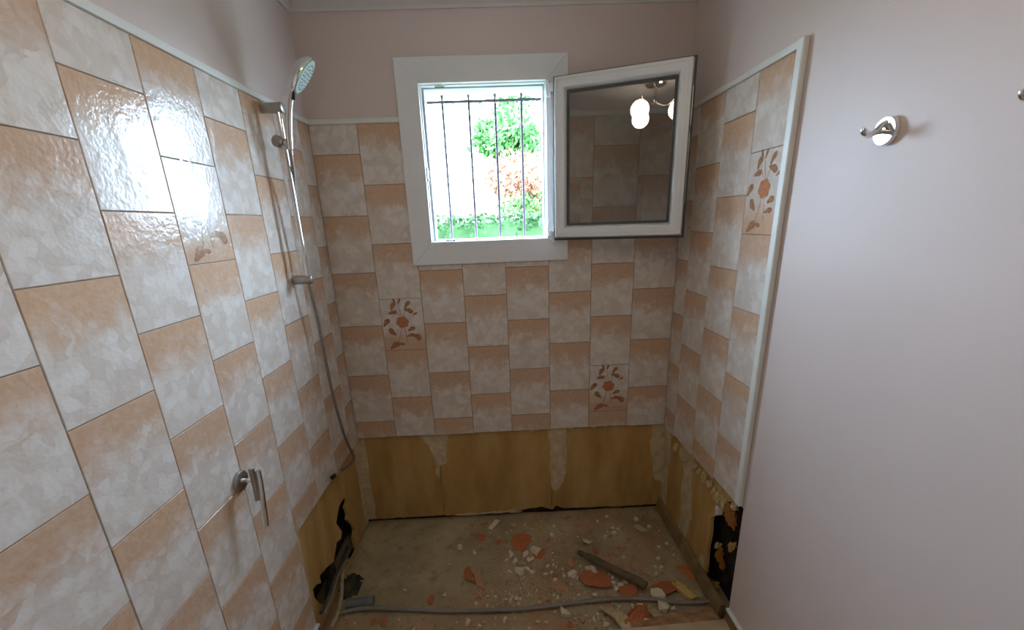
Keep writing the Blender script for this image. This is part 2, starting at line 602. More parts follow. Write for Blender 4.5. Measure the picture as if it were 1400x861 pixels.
def flower_print(parent, u_max, signed=False):
    b = MB()
    fr = lambda u, v, d: Vector((u, d, v))

    def add(pts):
        if max(p[0] for p in pts) < u_max - 0.002:
            vs = [b.bm.verts.new((u, -0.0003, v)) for u, v in pts]
            f = b.face(vs)
    b.mi = 0
    for u, v, L, W, ang in LEAVES:
        L *= 0.80
        W *= 0.85
        cx, cz, ca, sa = u * 0.2, v * 0.25, math.cos(R(ang)), math.sin(R(ang))
        pts = []
        for k in range(12):
            t = 2 * math.pi * k / 12
            x = L / 2 * math.cos(t)
            y = W / 2 * math.sin(t) * (1.15 if math.cos(t) > 0 else 0.7)
            pts.append((cx + x * ca - y * sa, cz + x * sa + y * ca))
        add(pts)
    for (a0, c0), (a1, c1) in (((.47, .47), (.36, .16)), ((.52, .47), (.56, .16)), ((.44, .33), (.25, .36)), ((.54, .34), (.68, .38)), ((.55, .20), (.74, .27)), ((.45, .66), (.34, .83)), ((.53, .66), (.63, .86)), ((.49, .66), (.42, .92))):
        w = 0.0011
        add([(a0 * .2 - w, c0 * .25), (a0 * .2 + w, c0 * .25), (a1 * .2 + w, c1 * .25), (a1 * .2 - w, c1 * .25)])
    # faint maker's flourish under the spray
    for k in range(7 if signed else 0):
        u = .43 + .065 * k
        add([(u * .2, .066 * .25), ((u + .045) * .2, .060 * .25), ((u + .05) * .2, .072 * .25), ((u + .01) * .2, .080 * .25)])
    b.mi = 1
    for k in range(6):
        a = R(60 * k + 12)
        cx, cz = .49 * .2 + .017 * math.cos(a), .55 * .25 + .016 * math.sin(a)
        add([(cx + .0150 * math.cos(2 * math.pi * i / 10), cz + .0140 * math.sin(2 * math.pi * i / 10)) for i in range(10)])
    add([(.49 * .2 + .010 * math.cos(2 * math.pi * i / 10), .55 * .25 + .010 * math.sin(2 * math.pi * i / 10)) for i in range(10)])
    # lift the petals so that overlapping prints do not share a plane
    for i, f in enumerate(b.bm.faces):
        for v in f.verts:
            v.co.y -= 0.00002 * (i % 9)
    b.bm.normal_update()
    o = b.build('flower_print', [M['print_brown'], M['print_orange']], parent)
    o['label'] = 'printed brown and orange flower spray'
    return o


def lay(wall, origin, rz, u_lo, u_hi, z_lo, z_hi, u_ref, z_ref, half_even, flowers=(), skip=None, rng=None):
    """Tiles on one wall. u runs to the right seen from the room; columns start at u_ref."""
    rot = Matrix.Rotation(rz, 4, 'Z')
    c0 = math.floor((u_lo - u_ref) / TW)
    c1 = math.ceil((u_hi - u_ref) / TW)
    for c in range(c0, c1):
        ua, ub = u_ref + c * TW, u_ref + (c + 1) * TW
        a, e = max(ua, u_lo), min(ub, u_hi)
        if e - a < 0.012:
            continue
        zoff = z_ref + (TH / 2 if (c % 2 == 0) == half_even else 0.0)
        lo = z_lo(0.5 * (a + e)) if callable(z_lo) else z_lo
        k0 = math.floor((lo - zoff) / TH)
        for k in range(k0, 40):
            za, zb = zoff + k * TH, zoff + (k + 1) * TH
            z0, z1 = max(za, lo + rng.uniform(-0.004, 0.004) if za < lo else za), min(zb, z_hi)
            if skip:
                z1 = skip(c, z0, z1)
            if z1 is None or z1 - z0 < 0.012:
                if za > z_hi:
                    break
                continue
            fl = (c, k) in flowers
            u0, u1 = a - ua + (GAP if a == ua else 0), e - ua - (GAP if e == ub else 0)
            v0, v1 = z0 - za + (GAP if z0 == za else 0), z1 - za - (GAP if z1 == zb else 0)
            o = bpy.data.objects.new('tile', tile_mesh(u0, u1, v0, v1, fl))
            COL.objects.link(o)
            o.parent = wall
            jig = Matrix.Rotation(R(rng.gauss(0, 0.10)), 4, 'X') @ Matrix.Rotation(R(rng.gauss(0, 0.10)), 4, 'Z')
            ctr = Matrix.Translation((TW / 2, 0, TH / 2))
            out = Matrix.Translation((ua, -rng.uniform(0, 0.0004), za))
            o.matrix_world = Matrix.Translation(origin) @ rot @ out @ ctr @ jig @ ctr.inverted()
            if fl:
                o['label'] = 'tile with a printed flower spray'
                flower_print(o, e - ua, signed=(wall is wall_back and c == 6))


def bed(wall, boxes):
    m = MB()
    for q in boxes:
        m.box(*q)
    m.build('grout_bed', M['grout'], wall)


rng = random.Random(11)
# back wall: u = x ; the columns under the window stop below the sill casing
lay(wall_back, (0, 0, 0), 0.0, 0.001, 1.599, 0.53, TRIM_Z, 0.0, 0.62, False, flowers={(1, 1), (6, 0)},
    skip=lambda c, a, b_: (min(b_, 1.44) if c in (2, 3, 4) else b_), rng=rng)
bed(wall_back, [(0, 0.45, 0.0032, 0.0061, 0.535, TRIM_Z), (1.02, 1.6, 0.0032, 0.0061, 0.535, TRIM_Z), (0.45, 1.02, 0.0032, 0.0061, 0.535, 1.44)])
# left wall: u = y, local -y faces +x
lay(wall_left, (0, 0, 0), R(90), -0.701, -0.001, lambda u: 0.515 - 0.02 * u, TRIM_Z, -0.302, 0.62, False, rng=rng)
lay(wall_left, (0, 0, 0), R(90), -2.502, -0.702, FIN + 0.003, TRIM_Z, -0.302, 0.62, False, flowers={(-3, 3)}, rng=rng)
bed(wall_left, [(-0.0061, -0.0032, -0.70, 0, 0.535, TRIM_Z), (-0.0061, -0.0032, -2.502, -0.70, FIN, TRIM_Z)])
# right wall: u = -y, local -y faces -x
lay(wall_right, (1.6, 0, 0), R(-90), 0.001, 0.702, lambda u: 0.520 + 0.05 * u, TRIM_Z, 0.122, 0.753, False, flowers={(2, 3)}, rng=rng)
bed(wall_right, [(1.6032, 1.6061, -0.702, 0, 0.562, TRIM_Z)])

# ------------------------------------------------------------------ white edging strips
n_trim = 4


def strip(box, label, bev=0.003):
    global n_trim
    m = MB()
    m.box(*box)
    o = tag(m.build('trim_%d' % n_trim, M['trim'], bevel=bev), label, kind='structure')
    n_trim += 1
    return o


strip((0.0, 0.3795, -0.008, 0.006, TRIM_Z, TRIM_Z + 0.021), 'white edging strip above the tiles beside the shower')
strip((1.0875, 1.6, -0.008, 0.006, TRIM_Z, TRIM_Z + 0.021), 'white edging strip above the tiles behind the open sash')
strip((-0.006, 0.008, -2.502, -0.0085, TRIM_Z, TRIM_Z + 0.021), 'long white edging strip above the tiles of the shower rail wall')
strip((1.592, 1.606, -0.702, -0.0085, TRIM_Z, TRIM_Z + 0.021), 'white edging strip on top of the narrow tiled panel')
strip((1.588, 1.606, -0.731, -0.7025, 0.565, TRIM_Z + 0.021), 'upright white edging strip ending the tiles beside the hooks', 0.004)

# ------------------------------------------------------------------ stripped strip: boards, filler, holes
yz = lambda x: (lambda u, v, d: Vector((x + d, u, v)))
xz = lambda u, v, d: Vector((u, d, v))


def ragged(pts, amp, seed, sub=4):
    rr = random.Random(seed)
    out = []
    n = len(pts)
    for i in range(n):
        a, c = pts[i], pts[(i + 1) % n]
        L = math.hypot(c[0] - a[0], c[1] - a[1])
        k = max(1, min(sub, int(L / 0.02)))
        for s in range(k):
            t = s / k
            out.append((a[0] + (c[0] - a[0]) * t + rr.uniform(-amp, amp), a[1] + (c[1] - a[1]) * t + rr.uniform(-amp, amp)))
    return out


for x0, x1, zt in ((-0.0175, 0.404, 0.545), (0.407, 1.005, 0.545), (1.008, 1.6175, 0.545)):
    m = MB()
    low = {0: [(0.20, 0.020)], 1: [(0.62, 0.018), (0.80, 0.020), (0.87, 0.034), (0.95, 0.042)], 2: [(1.03, 0.046), (1.07, 0.026), (1.40, 0.020)]}[0 if x0 < 0 else 1 if x0 < 1 else 2]
    m.prism(ragged([(x0, 0.018)] + low + [(x1, 0.022), (x1, zt), (x0, zt)], 0.0022, int(x0 * 100), 12), xz, 0.018, 0.033)
    m.build('board', M['panel'], wall_back)
for i, poly in enumerate([
    [(.31, .540), (.325, .500), (.36, .460), (.375, .400), (.385, .33), (.378, .29), (.398, .262), (.408, .34), (.440, .350), (.452, .43), (.470, .540)],
    [(.985, .540), (.994, .46), (1.00, .36), (1.000, .25), (1.008, .155), (1.032, .14), (1.060, .18), (1.083, .25), (1.090, .36), (1.086, .45), (1.09, .540)],
    [(1.545, .540), (1.538, .42), (1.556, .30), (1.566, .20), (1.6175, .16), (1.6175, .540)],
    [(-.0175, .530), (.024, .520), (.030, .40), (.022, .28), (.030, .14), (.024, .03), (-.0175, .02)],
    [(.46, .018), (.62, .016), (.76, .018), (.84, .017), (.80, .034), (.70, .030), (.60, .024), (.52, .028)]]):
    m = MB()
    m.prism(ragged(poly, 0.004, 40 + i), xz, 0.0150, 0.0185)
    m.build('filler_patch', M['filler'], wall_back)


def holed_board(name, outer, holes, frame, d0, d1, mat, parent):
    bm = bmesh.new()

    def loop(pts):
        v = [bm.verts.new(frame(u, w, d0)) for u, w in pts]
        return [bm.edges.new((v[i], v[(i + 1) % len(v)])) for i in range(len(v))]
    ed = loop(outer)
    for h in holes:
        ed += loop(h)
    bmesh.ops.triangle_fill(bm, use_beauty=True, edges=ed)
    geo = bmesh.ops.extrude_face_region(bm, geom=bm.faces[:])
    delta = frame(0, 0, d1) - frame(0, 0, d0)
    bmesh.ops.translate(bm, verts=[g for g in geo['geom'] if isinstance(g, bmesh.types.BMVert)], vec=delta)
    bmesh.ops.recalc_face_normals(bm, faces=bm.faces)
    me = bpy.data.meshes.new(name)
    bm.to_mesh(me)
    bm.free()
    return link(name, me, mat, parent)


# left: one mustard board with a broken-out hole round the old pipes
XL = -0.018


def zoomL(zx, zy):
    p = pix(400 + zx / 3.894, 640 + zy / 3.894, 0, XL)
    return (min(p.y, 0.01), p.z)


holeL = [zoomL(*q) for q in [(268, 168), (283, 190), (273, 225), (286, 262), (283, 290), (312, 315), (326, 345), (318, 385), (330, 440), (318, 485), (300, 500), (312, 560), (356, 622), (350, 684), (292, 694), (285, 716), (196, 714), (152, 712), (122, 676), (114, 632), (136, 606),
                             (158, 600), (150, 562), (190, 515), (224, 488), (231, 440), (240, 385), (262, 368), (268, 330), (249, 302), (237, 285), (244, 235), (254, 192)]]
notch = [zoomL(*q) for q in [(104, 622), (128, 640), (134, 700), (146, 738)]]
outer = [(0.017, 0.545), (0.017, 0.012)] + [(-0.45, 0.012), (-0.694, 0.012)] + [(-0.694, 0.20), (-0.697, 0.545)]
mid = sum(u for u, _ in holeL) / len(holeL)
holeL = [(max(-0.672, u + (0.024 if i < 15 else -0.010)), v) for i, (u, v) in enumerate(holeL)]
holeL = [(u, max(v, 0.03)) for u, v in holeL]
holed_board('board', outer, [holeL], yz(0), XL, XL - 0.014, M['panel'], wall_left)
# torn cores left standing inside the hole
for i, q in enumerate([[(204, 516), (236, 500), (250, 560), (236, 690), (206, 700), (216, 600)]]):
    m = MB()
    m.prism(ragged([zoomL(*k) for k in q], 0.003, 70 + i), yz(0), XL - 0.03, XL - 0.012)
    m.build('broken_core', M['masonry'], wall_left)
m = MB()
m.prism(ragged([(.016, .535), (-.030, .52), (-.036, .40), (-.028, .25), (-.034, .12), (-.030, .02), (.016, .02)], 0.004, 77), yz(0), XL - 0.001, XL + 0.003)
m.build('filler_patch', M['filler'], wall_left)
# thin chipped adhesive line on the upright cut edge of the tiles
m = MB()
m.prism(ragged([(-.700, .545), (-.6935, .545), (-.690, .45), (-.6945, .34), (-.692, .22), (-.700, .12)], 0.0016, 78), yz(0), -0.012, -0.002)
m.build('filler_patch', M['filler'], wall_left)

# right: boards with filler joints, a dark broken hole at the open end
XR = 1.618
outer = [(-0.002, 0.56), (-0.002, 0.012), (-0.505, 0.012), (-0.520, 0.09), (-0.512, 0.17), (-0.520, 0.27), (-0.512, 0.352), (-0.545, 0.385), (-0.556, 0.43), (-0.600, 0.455), (-0.615, 0.50), (-0.655, 0.53), (-0.665, 0.575), (-0.30, 0.565)]
m = MB()
left_half = [(0.017, 0.55), (0.017, 0.012), (-0.262, 0.012), (-0.262, 0.556)]
m.prism(left_half, yz(0), XR, XR + 0.014)
m.build('board', M['panel'], wall_right)
right_half = [(-0.264, 0.556), (-0.264, 0.012)] + outer[2:13]
m = MB()
m.prism(ragged(right_half, 0.0018, 80), yz(0), XR, XR + 0.014)
m.build('board', M['panel'], wall_right)
for i, poly in enumerate([
    [(-.205, .545), (-.212, .48), (-.232, .40), (-.226, .28), (-.246, .16), (-.236, .05), (-.300, .03), (-.330, .12), (-.352, .22), (-.330, .33), (-.316, .43), (-.312, .55)],
    [(.016, .54), (-.055, .52), (-.062, .36), (-.050, .22), (-.060, .05), (.016, .03)],
    [(-.44, .05), (-.50, .04), (-.505, .13), (-.47, .12)]]):
    m = MB()
    m.prism(ragged(poly, 0.005, 90 + i), yz(0), XR - 0.003, XR + 0.0005)
    m.build('filler_patch', M['filler'], wall_right)


def blob_mesh(seed, rough=0.35, sub=2):
    bm = bmesh.new()
    bmesh.ops.create_icosphere(bm, subdivisions=3, radius=1.0)
    for v in bm.verts:
        o_ = Vector((seed * 7.1, seed, 0))
        d = v.co.normalized()
        v.co *= 0.85 + 0.55 * mnoise.noise(d * 1.7 + o_) + 0.40 * mnoise.noise(d * 4.1 + o_) + 0.16 * mnoise.noise(d * 9 + o_)
    me = bpy.data.meshes.new('blob')
    bm.to_mesh(me)
    bm.free()
    return me


def blob(name, parent, mat, loc, scale, rot, seed):
    o = link(name, blob_mesh(seed), mat, parent, smooth=False)
    o.location, o.scale, o.rotation_euler = loc, scale, rot
    return o


for i, (px, py, L, W, mk) in enumerate([(916, 601, .026, .009, 'cream'), (924, 611, .022, .009, 'cream'), (932, 620, .024, .008, 'cream'), (963, 650, .030, .014, 'cream'), (970, 661, .026, .013, 'cream'), (982, 680, .030, .017, 'cream'),
                                        (975, 673, .014, .010, 'masonry'), (940, 628, .022, .009, 'filler'), (950, 637, .020, .010, 'filler'), (957, 644, .018, .009, 'cream'), (990, 689, .024, .012, 'cream'), (995, 697, .02, .012, 'adhesive'), (977, 672, .018, .010, 'cream'), (909, 594, .02, .008, 'filler'), (1001, 747, .028, .016, 'panel'), (978, 800, .030, .018, 'panel'), (999, 704, .045, .026, 'adhesive'), (1004, 692, .022, .012, 'cream'), (984, 757, .038, .017, 'adhesive'), (981, 745, .022, .013, 'cream'), (988, 772, .030, .013, 'adhesive'),
                                        (975, 782, .026, .018, 'masonry'), (992, 790, .030, .020, 'masonry'), (1001, 735, .03, .018, 'masonry')]):
    deep = 0.012 if mk != 'masonry' else 0.05
    if py > 730:
        deep = 0.055
    if py < 710:
        deep, L, W = deep * 0.5, L * 1.2, W * 1.3
    p = pix(px, py, 0, 1.606 + deep)
    blob('mortar_blob', wall_right, M[mk], p, (0.013, W, L), (R(rng.uniform(-20, 50)), R(rng.uniform(-10, 10)), R(rng.uniform(-12, 12))), i + 3)
# pale plastic plug and pipe stub in the hole
b = MB()
p = pix(978, 698, 0, 1.610)
b.box(p.x + 0.002, p.x + 0.03, p.y - 0.010, p.y + 0.010, p.z - 0.018, p.z + 0.020)
o = b.build('plastic_plug', M['trim'], wall_right, bevel=0.006)
# crumbs left along the tile edge of the back wall
for i in range(9):
    x = rng.uniform(0.85, 1.55)
    blob('mortar_blob', wall_back, M['cream'], (x, 0.008, 0.525 + rng.uniform(-.004, .004)), (rng.uniform(.006, .016), .006, rng.uniform(.004, .007)), (0, 0, 0), 40 + i)

# ------------------------------------------------------------------ skirtings
for nm, x0, x1, ya, lab in (('baseboard_left', 0.0, 0.012, -0.704, 'low brown skirting under the tiled wall, white top edge'), ('baseboard_right', 1.594, 1.606, -0.738, 'low brown skirting under the painted wall, white top edge')):
    m = MB()
    m.box(x0, x1, ROOM_BACK, ya, 0.0, 0.100)
    o = tag(m.build(nm, M['skirting']), lab, kind='structure')
    m = MB()
    m.box(x0 - 0.002, x1 + 0.003 if nm.endswith('left') else x1, ROOM_BACK, ya, 0.100, 0.112)
    if nm.endswith('right'):
        m = MB(); m.box(x0 - 0.003, x1, ROOM_BACK, ya, 0.100, 0.112)
    m.build('top_edge', M['trim'], o, bevel=0.003)

# ------------------------------------------------------------------ window
win = empty('window_1', (0.736, 0.0, 1.38))
tag(win, 'white plastic window with its sash swung open', kind='structure')
OX0, OX1, OZ0, OZ1 = 0.380, 1.087, 1.396, 2.216      # casing outside
IX0, IX1, IZ0, IZ1 = 0.473, 0.994, 1.496, 2.122      # casing inside


def ringboard(name, outer, inner, y0, y1, mat, gap=0.0004, bevel=0.002):
    (a0, a1, c0, c1), (i0, i1, j0, j1) = outer, inner
    quads = [[(a0, c0), (a1, c0), (i1, j0), (i0, j0)], [(a0, c1), (i0, j1), (i1, j1), (a1, c1)],
             [(a0, c0), (i0, j0), (i0, j1), (a0, c1)], [(a1, c0), (a1, c1), (i1, j1), (i1, j0)]]
    for q in quads:
        cx = sum(p[0] for p in q) / 4
        cz = sum(p[1] for p in q) / 4
        q = [(p[0] + (gap if p[0] < cx else -gap) * 0.5, p[1]) for p in q]
        m = MB()
        m.prism(q, xz, y0, y1)
        under(m.build(name, mat, bevel=bevel), win)


ringboard('casing', (OX0, OX1, OZ0, OZ1), (IX0, IX1, IZ0, IZ1), -0.014, 0.0058, M['white'])
ringboard('frame_lip', (IX0 - 0.012, IX1 + 0.012, IZ0 - 0.012, IZ1 + 0.010), (IX0 + 0.005, IX1 - 0.004, IZ0 + 0.004, IZ1 - 0.005), 0.006, 0.030, M['white'], bevel=0.001)
ringboard('frame', (IX0 - 0.010, IX1 + 0.010, IZ0 - 0.012, IZ1 + 0.010), (IX0 + 0.016, IX1 - 0.010, IZ0 + 0.008, IZ1 - 0.012), 0.031, 0.085, M['white'], bevel=0.002)
ringboard('gasket', (IX0 + 0.006, IX1 - 0.004, IZ0 + 0.004, IZ1 - 0.005), (IX0 + 0.0145, IX1 - 0.0085, IZ0 + 0.0065, IZ1 - 0.0105), 0.0285, 0.0312, M['grey_seal'], bevel=0)
for x, z, w, h in ((0.556, IZ1 - 0.004, 0.040, 0.010), (0.556, IZ0 + 0.004, 0.044, 0.010), (IX0 + 0.005, 1.78, 0.008, 0.050)):
    m = MB()
    m.box(x - w / 2, x + w / 2, 0.004, 0.020, z - h / 2, z + h / 2)
    m.box(x - w / 5, x + w / 5, -0.001, 0.004, z - h / 3, z + h / 3)
    under(m.build('keeper', M['chrome'], bevel=0.001), win)

# the open sash: local u along the sash, d away from the exterior face, z up
HX, HY, ANG, SW, SZ0, SZ1 = 1.016, -0.070, 0.371, 0.525, 1.493, 2.120
U = Vector((math.cos(ANG), -math.sin(ANG), 0))
D = Vector((math.sin(ANG), math.cos(ANG), 0))
sf = lambda u, v, d: Vector((HX, HY, 0)) + U * u + D * d + Vector((0, 0, v))


def sring(o, i, d0, d1, m, o2=None, i2=None):
    """rectangular ring; outer/inner inset o,i at d0 and o2,i2 at d1"""
    o2 = o if o2 is None else o2
    i2 = i if i2 is None else i2
    rect = lambda s: [(s, SZ0 + s), (SW - s, SZ0 + s), (SW - s, SZ1 - s), (s, SZ1 - s)]
    R0, R1, R2, R3 = ([m.bm.verts.new(sf(u, v, d)) for u, v in rect(s)] for s, d in ((o, d0), (i, d0), (o2, d1), (i2, d1)))
    for k in range(4):
        j = (k + 1) % 4
        m.face([R0[k], R0[j], R1[j], R1[k]])
        m.face([R2[k], R3[k], R3[j], R2[j]])
        m.face([R0[k], R2[k], R2[j], R0[j]])
        m.face([R1[k], R1[j], R3[j], R3[k]])


m = MB()
sring(0.006, 0.044, 0.0, 0.046, m, 0.000, 0.062)   # profile with a sloped glazing bead
sash = under(m.build('sash', M['white'], bevel=0.0025), win)
sash['label'] = 'open white sash seen from its outer side'


def spart(mb, name, mat, bevel=0.0, smooth=False):
    o = mb.build(name, mat, smooth=smooth, bevel=bevel)
    o.parent = sash
    return o


m = MB(); sring(-0.006, 0.022, 0.0487, 0.062, m); spart(m, 'flange', M['white'], 0.002)
m = MB(); sring(-0.0085, 0.004, 0.0440, 0.0485, m); spart(m, 'gasket', M['gasket'])
m = MB(); sring(0.0165, 0.0195, -0.0012, 0.004, m); spart(m, 'bead_line', M['trim'])
m = MB(); sring(0.054, 0.064, 0.0165, 0.0200, m, 0.054, 0.064); spart(m, 'glazing_gasket', M['gasket'])
m = MB()
v = [m.bm.verts.new(sf(u, z, 0.022)) for u, z in ((0.055, SZ0 + 0.055), (SW - 0.055, SZ0 + 0.055), (SW - 0.055, SZ1 - 0.055), (0.055, SZ1 - 0.055))]
m.face(v)
spart(m, 'glass_pane', M['glass'])
m = MB()
c = lambda u, v, d: m.bm.verts.new(sf(u, v, d))
m.prism([(SW - 0.0005, SZ0 + 0.12), (SW + 0.0015, SZ0 + 0.12), (SW + 0.0015, SZ1 - 0.10), (SW - 0.0005, SZ1 - 0.10)], sf, 0.012, 0.032)
spart(m, 'lock_strip', M['satin'])
m = MB()
m.prism([(SW, 1.868), (SW + 0.007, 1.868), (SW + 0.007, 1.892), (SW, 1.892)], sf, 0.008, 0.040)
spart(m, 'lock_bolt', M['black'], 0.001)
m = MB()
m.lathe([(0.015, 0), (0.015, 0.010)], sf(SW - 0.032, 1.80, 0.060), D)
m.tube([sf(SW - 0.032, 1.80, 0.066), sf(SW - 0.032, 1.80, 0.092), sf(SW - 0.032, 1.785, 0.098), sf(SW - 0.032, 1.70, 0.098)], 0.0075)
spart(m, 'handle', M['white'], smooth=True)
for z in (2.085, 1.535):
    m = MB()
    m.tube([(1.004, -0.022, z - 0.030), (1.004, -0.022, z + 0.030)], 0.0075, 12)
    m.box(0.994, 1.004, -0.024, -0.014, z - 0.022, z + 0.022)
    m.box(1.004, 1.022, -0.034, -0.020, z - 0.012, z + 0.020)
    under(m.build('hinge', M['white'], smooth=True), win)

# iron grille outside the window
gr = empty('window_grille', (0.736, 0.12, 1.48))
tag(gr, 'dark iron grille of upright bars outside the open window', 'window grille')
for x in (0.552, 0.668, 0.784, 0.900):
    m = MB()
    m.tube([(x, 0.12, 1.462), (x, 0.12, 2.110)], 0.0058, 10)
    under(m.build('upright_bar', M['steel_bar'], smooth=True), gr)
for z in (2.084, 1.476 + 0.012):
    m = MB()
    m.box(0.458, 1.012, 0.1145, 0.1255, z - 0.0055, z + 0.0055)
    under(m.build('cross_bar', M['steel_bar'], bevel=0.001), gr)

# ------------------------------------------------------------------ shower rail, hand shower, hose
BX, BY = 0.055, -0.376
sr = tag(empty('shower_rail', (0.0, BY, 1.39)), 'upright chrome shower rail with two wall brackets and slider', 'shower rail')
for z in (1.963, 1.392):
    m = MB()
    m.lathe([(0.013, 0.0), (0.0165, 0.002), (0.0165, 0.068), (0.0150, 0.0715), (0.010, 0.073)], (0.0, BY, z), (1, 0, 0), 28)
    under(m.build('bracket', M['satin'], smooth=True), sr)
m = MB()
m.tube([(BX, BY, 1.392), (BX, BY, 1.963)], 0.0085, 20)
under(m.build('rail', M['chrome'], smooth=True), sr)
m = MB()
m.lathe([(0.014, -0.016), (0.0155, -0.013), (0.0155, 0.013), (0.014, 0.016)], (BX, BY, 1.852), (0, 0, 1), 24)
m.lathe([(0.0145, 0.0), (0.0145, 0.026), (0.012, 0.028)], (BX, BY - 0.006, 1.850), (0.82, -0.55, 0), 24)
sl = under(m.build('slider', M['satin'], smooth=True), sr)
m = MB()
m.lathe([(0.008, 0.0), (0.008, 0.012), (0.0185, 0.014), (0.0195, 0.017), (0.0195, 0.026), (0.017, 0.029)], (BX - 0.006, BY, 1.856), (-0.30, -0.95, 0.10), 28)
k = m.build('slider_knob', M['satin'], smooth=True)
k.parent = sl

hs = tag(empty('hand_shower', (0.080, -0.392, 1.835)), 'round chrome hand shower resting in the rail slider', 'hand shower')
HN = Vector((0.76, 0.21, -0.61)).normalized()         # way the spray plate faces
HC = Vector((0.160, -0.385, 2.050))
handle = catmull([(0.080, -0.392, 1.835), (0.084, -0.392, 1.880), (0.092, -0.390, 1.935), (0.104, -0.388, 1.985), (0.120, -0.387, 2.015), HC - HN * 0.018], 6)
m = MB()
m.tube(handle, [0.0095 + 0.0035 * min(1, i / 18) for i in range(len(handle))], 18)
under(m.build('handle', M['chrome'], smooth=True), hs)
m = MB()
m.lathe([(0.020, -0.034), (0.034, -0.030), (0.053, -0.020), (0.062, -0.009), (0.0635, -0.002), (0.062, 0.003), (0.0585, 0.0045)], HC, HN, 40)
hd = under(m.build('shower_head', M['chrome'], smooth=True), hs)
m = MB()
m.lathe([(0.0575, 0.0), (0.0575, 0.0062), (0.052, 0.0072)], HC, HN, 40)
f = m.build('spray_plate', M['spray'], smooth=True)
f.parent = hd
t1 = HN.orthogonal().normalized(); t2 = HN.cross(t1)
m = MB()
for ring, cnt in ((0.014, 8), (0.028, 14), (0.042, 22)):
    for q in range(cnt):
        a = 2 * math.pi * q / cnt
        m.lathe([(0.0017, 0), (0.0011, 0.0022)], HC + HN * 0.007 + (t1 * math.cos(a) + t2 * math.sin(a)) * ring, HN, 6)
f = m.build('nozzles', M['gasket'])
f.parent = hd; f['kind'] = 'stuff'
m = MB()
down = (Vector((0, 0, -1)) - HN * Vector((0, 0, -1)).dot(HN)).normalized()
e = HC + down * 0.060
m.tube([e, e + down * 0.012 + HN * 0.006, e + down * 0.022 + HN * 0.010], [0.005, 0.006, 0.004], 10)
f = m.build('spray_lever', M['black'], smooth=True)
f.parent = hd

hose_pts = catmull([(0.0805, -0.392, 1.832), (0.076, -0.388, 1.800), (0.060, -0.360, 1.74), (0.046, -0.350, 1.64), (0.042, -0.346, 1.50), (0.043, -0.344, 1.36), (0.044, -0.325, 1.21), (0.042, -0.308, 0.96),
                    (0.036, -0.250, 0.70), (0.034, -0.185, 0.555), (0.033, -0.163, 0.520), (0.030, -0.185, 0.505), (0.024, -0.262, 0.520), (0.018, -0.330, 0.540), (0.014, -0.372, 0.546)], 8)
ho = tag(empty('shower_hose', (0.03, -0.2, 0.5)), 'thin grey shower hose hanging loose below the rail', 'hose')
m = MB(); m.tube(hose_pts, 0.0062, 12)
under(m.build('hose_tube', M['hose'], smooth=True), ho)
m = MB(); m.tube([hose_pts[-10], hose_pts[-6], hose_pts[-3]], 0.0078, 14)
under(m.build('connector', M['chrome'], smooth=True), ho)
m = MB(); m.tube([hose_pts[-3], hose_pts[-1], hose_pts[-1] + Vector((-0.002, -0.010, 0.001))], 0.0092, 14)
under(m.build('end_nut', M['black'], smooth=True), ho)

# ------------------------------------------------------------------ chrome holder on the left wall
th = tag(empty('paper_holder', (0.0, -0.918, 0.890)), 'chrome wall holder with round rosette and hanging rod', 'paper holder')
m = MB()
m.lathe([(0.030, 0.0), (0.031, 0.003), (0.030, 0.008), (0.026, 0.011), (0.010, 0.013)], (0.0, -0.918, 0.890), (1, 0, 0), 32)
under(m.build('rosette', M['satin'], smooth=True), th)
m = MB(); m.tube([(0.010, -0.918, 0.890), (0.046, -0.918, 0.892)], 0.0065, 14)
under(m.build('stem', M['chrome'], smooth=True), th)
m = MB(); m.tube([(0.043, -0.919, 0.930), (0.043, -0.921, 0.850), (0.043, -0.923, 0.828)], 0.0075, 16)
under(m.build('socket_rod', M['satin'], smooth=True), th)
m = MB(); m.tube(catmull([(0.052, -0.908, 0.915), (0.054, -0.912, 0.880), (0.054, -0.920, 0.820), (0.053, -0.926, 0.770), (0.052, -0.929, 0.742)], 4), 0.0078, 16)
under(m.build('roll_rod', M['chrome'], smooth=True), th)


# ------------------------------------------------------------------ robe hooks
def robe_hook(y, z, label):
    h = tag(empty('robe_hook', (1.606, y, z)), label, 'hook', 'robe hooks on the painted wall')
    m = MB()
    m.lathe([(0.0270, 0.0), (0.0275, 0.002), (0.0275, 0.0105), (0.0262, 0.0125), (0.006, 0.0132)], (0, 0, 0), (-1, 0, 0), 40)
    m.build('plate', M['chrome'], h, smooth=True)
    m = MB()
    path = catmull([(-0.010, 0, 0.016), (-0.020, 0, 0.010), (-0.030, 0, -0.001), (-0.041, 0, -0.006), (-0.052, 0, -0.003), (-0.059, 0, 0.006)], 5)
    m.tube(path, [0.0062] * (len(path) - 3) + [0.0060, 0.0052, 0.0036], 14)
    m.build('arm', M['chrome'], h, smooth=True)
    m = MB()
    m.tube([(-0.010, 0, -0.001), (-0.033, 0, -0.003)], 0.0048, 12)
    m.build('stem', M['chrome'], h, smooth=True)


robe_hook(-1.033, 1.725, 'chrome robe hook on a round plate nearest the upright edging strip')
robe_hook(-1.318, 1.722, 'chrome robe hook farther from the upright edging strip')

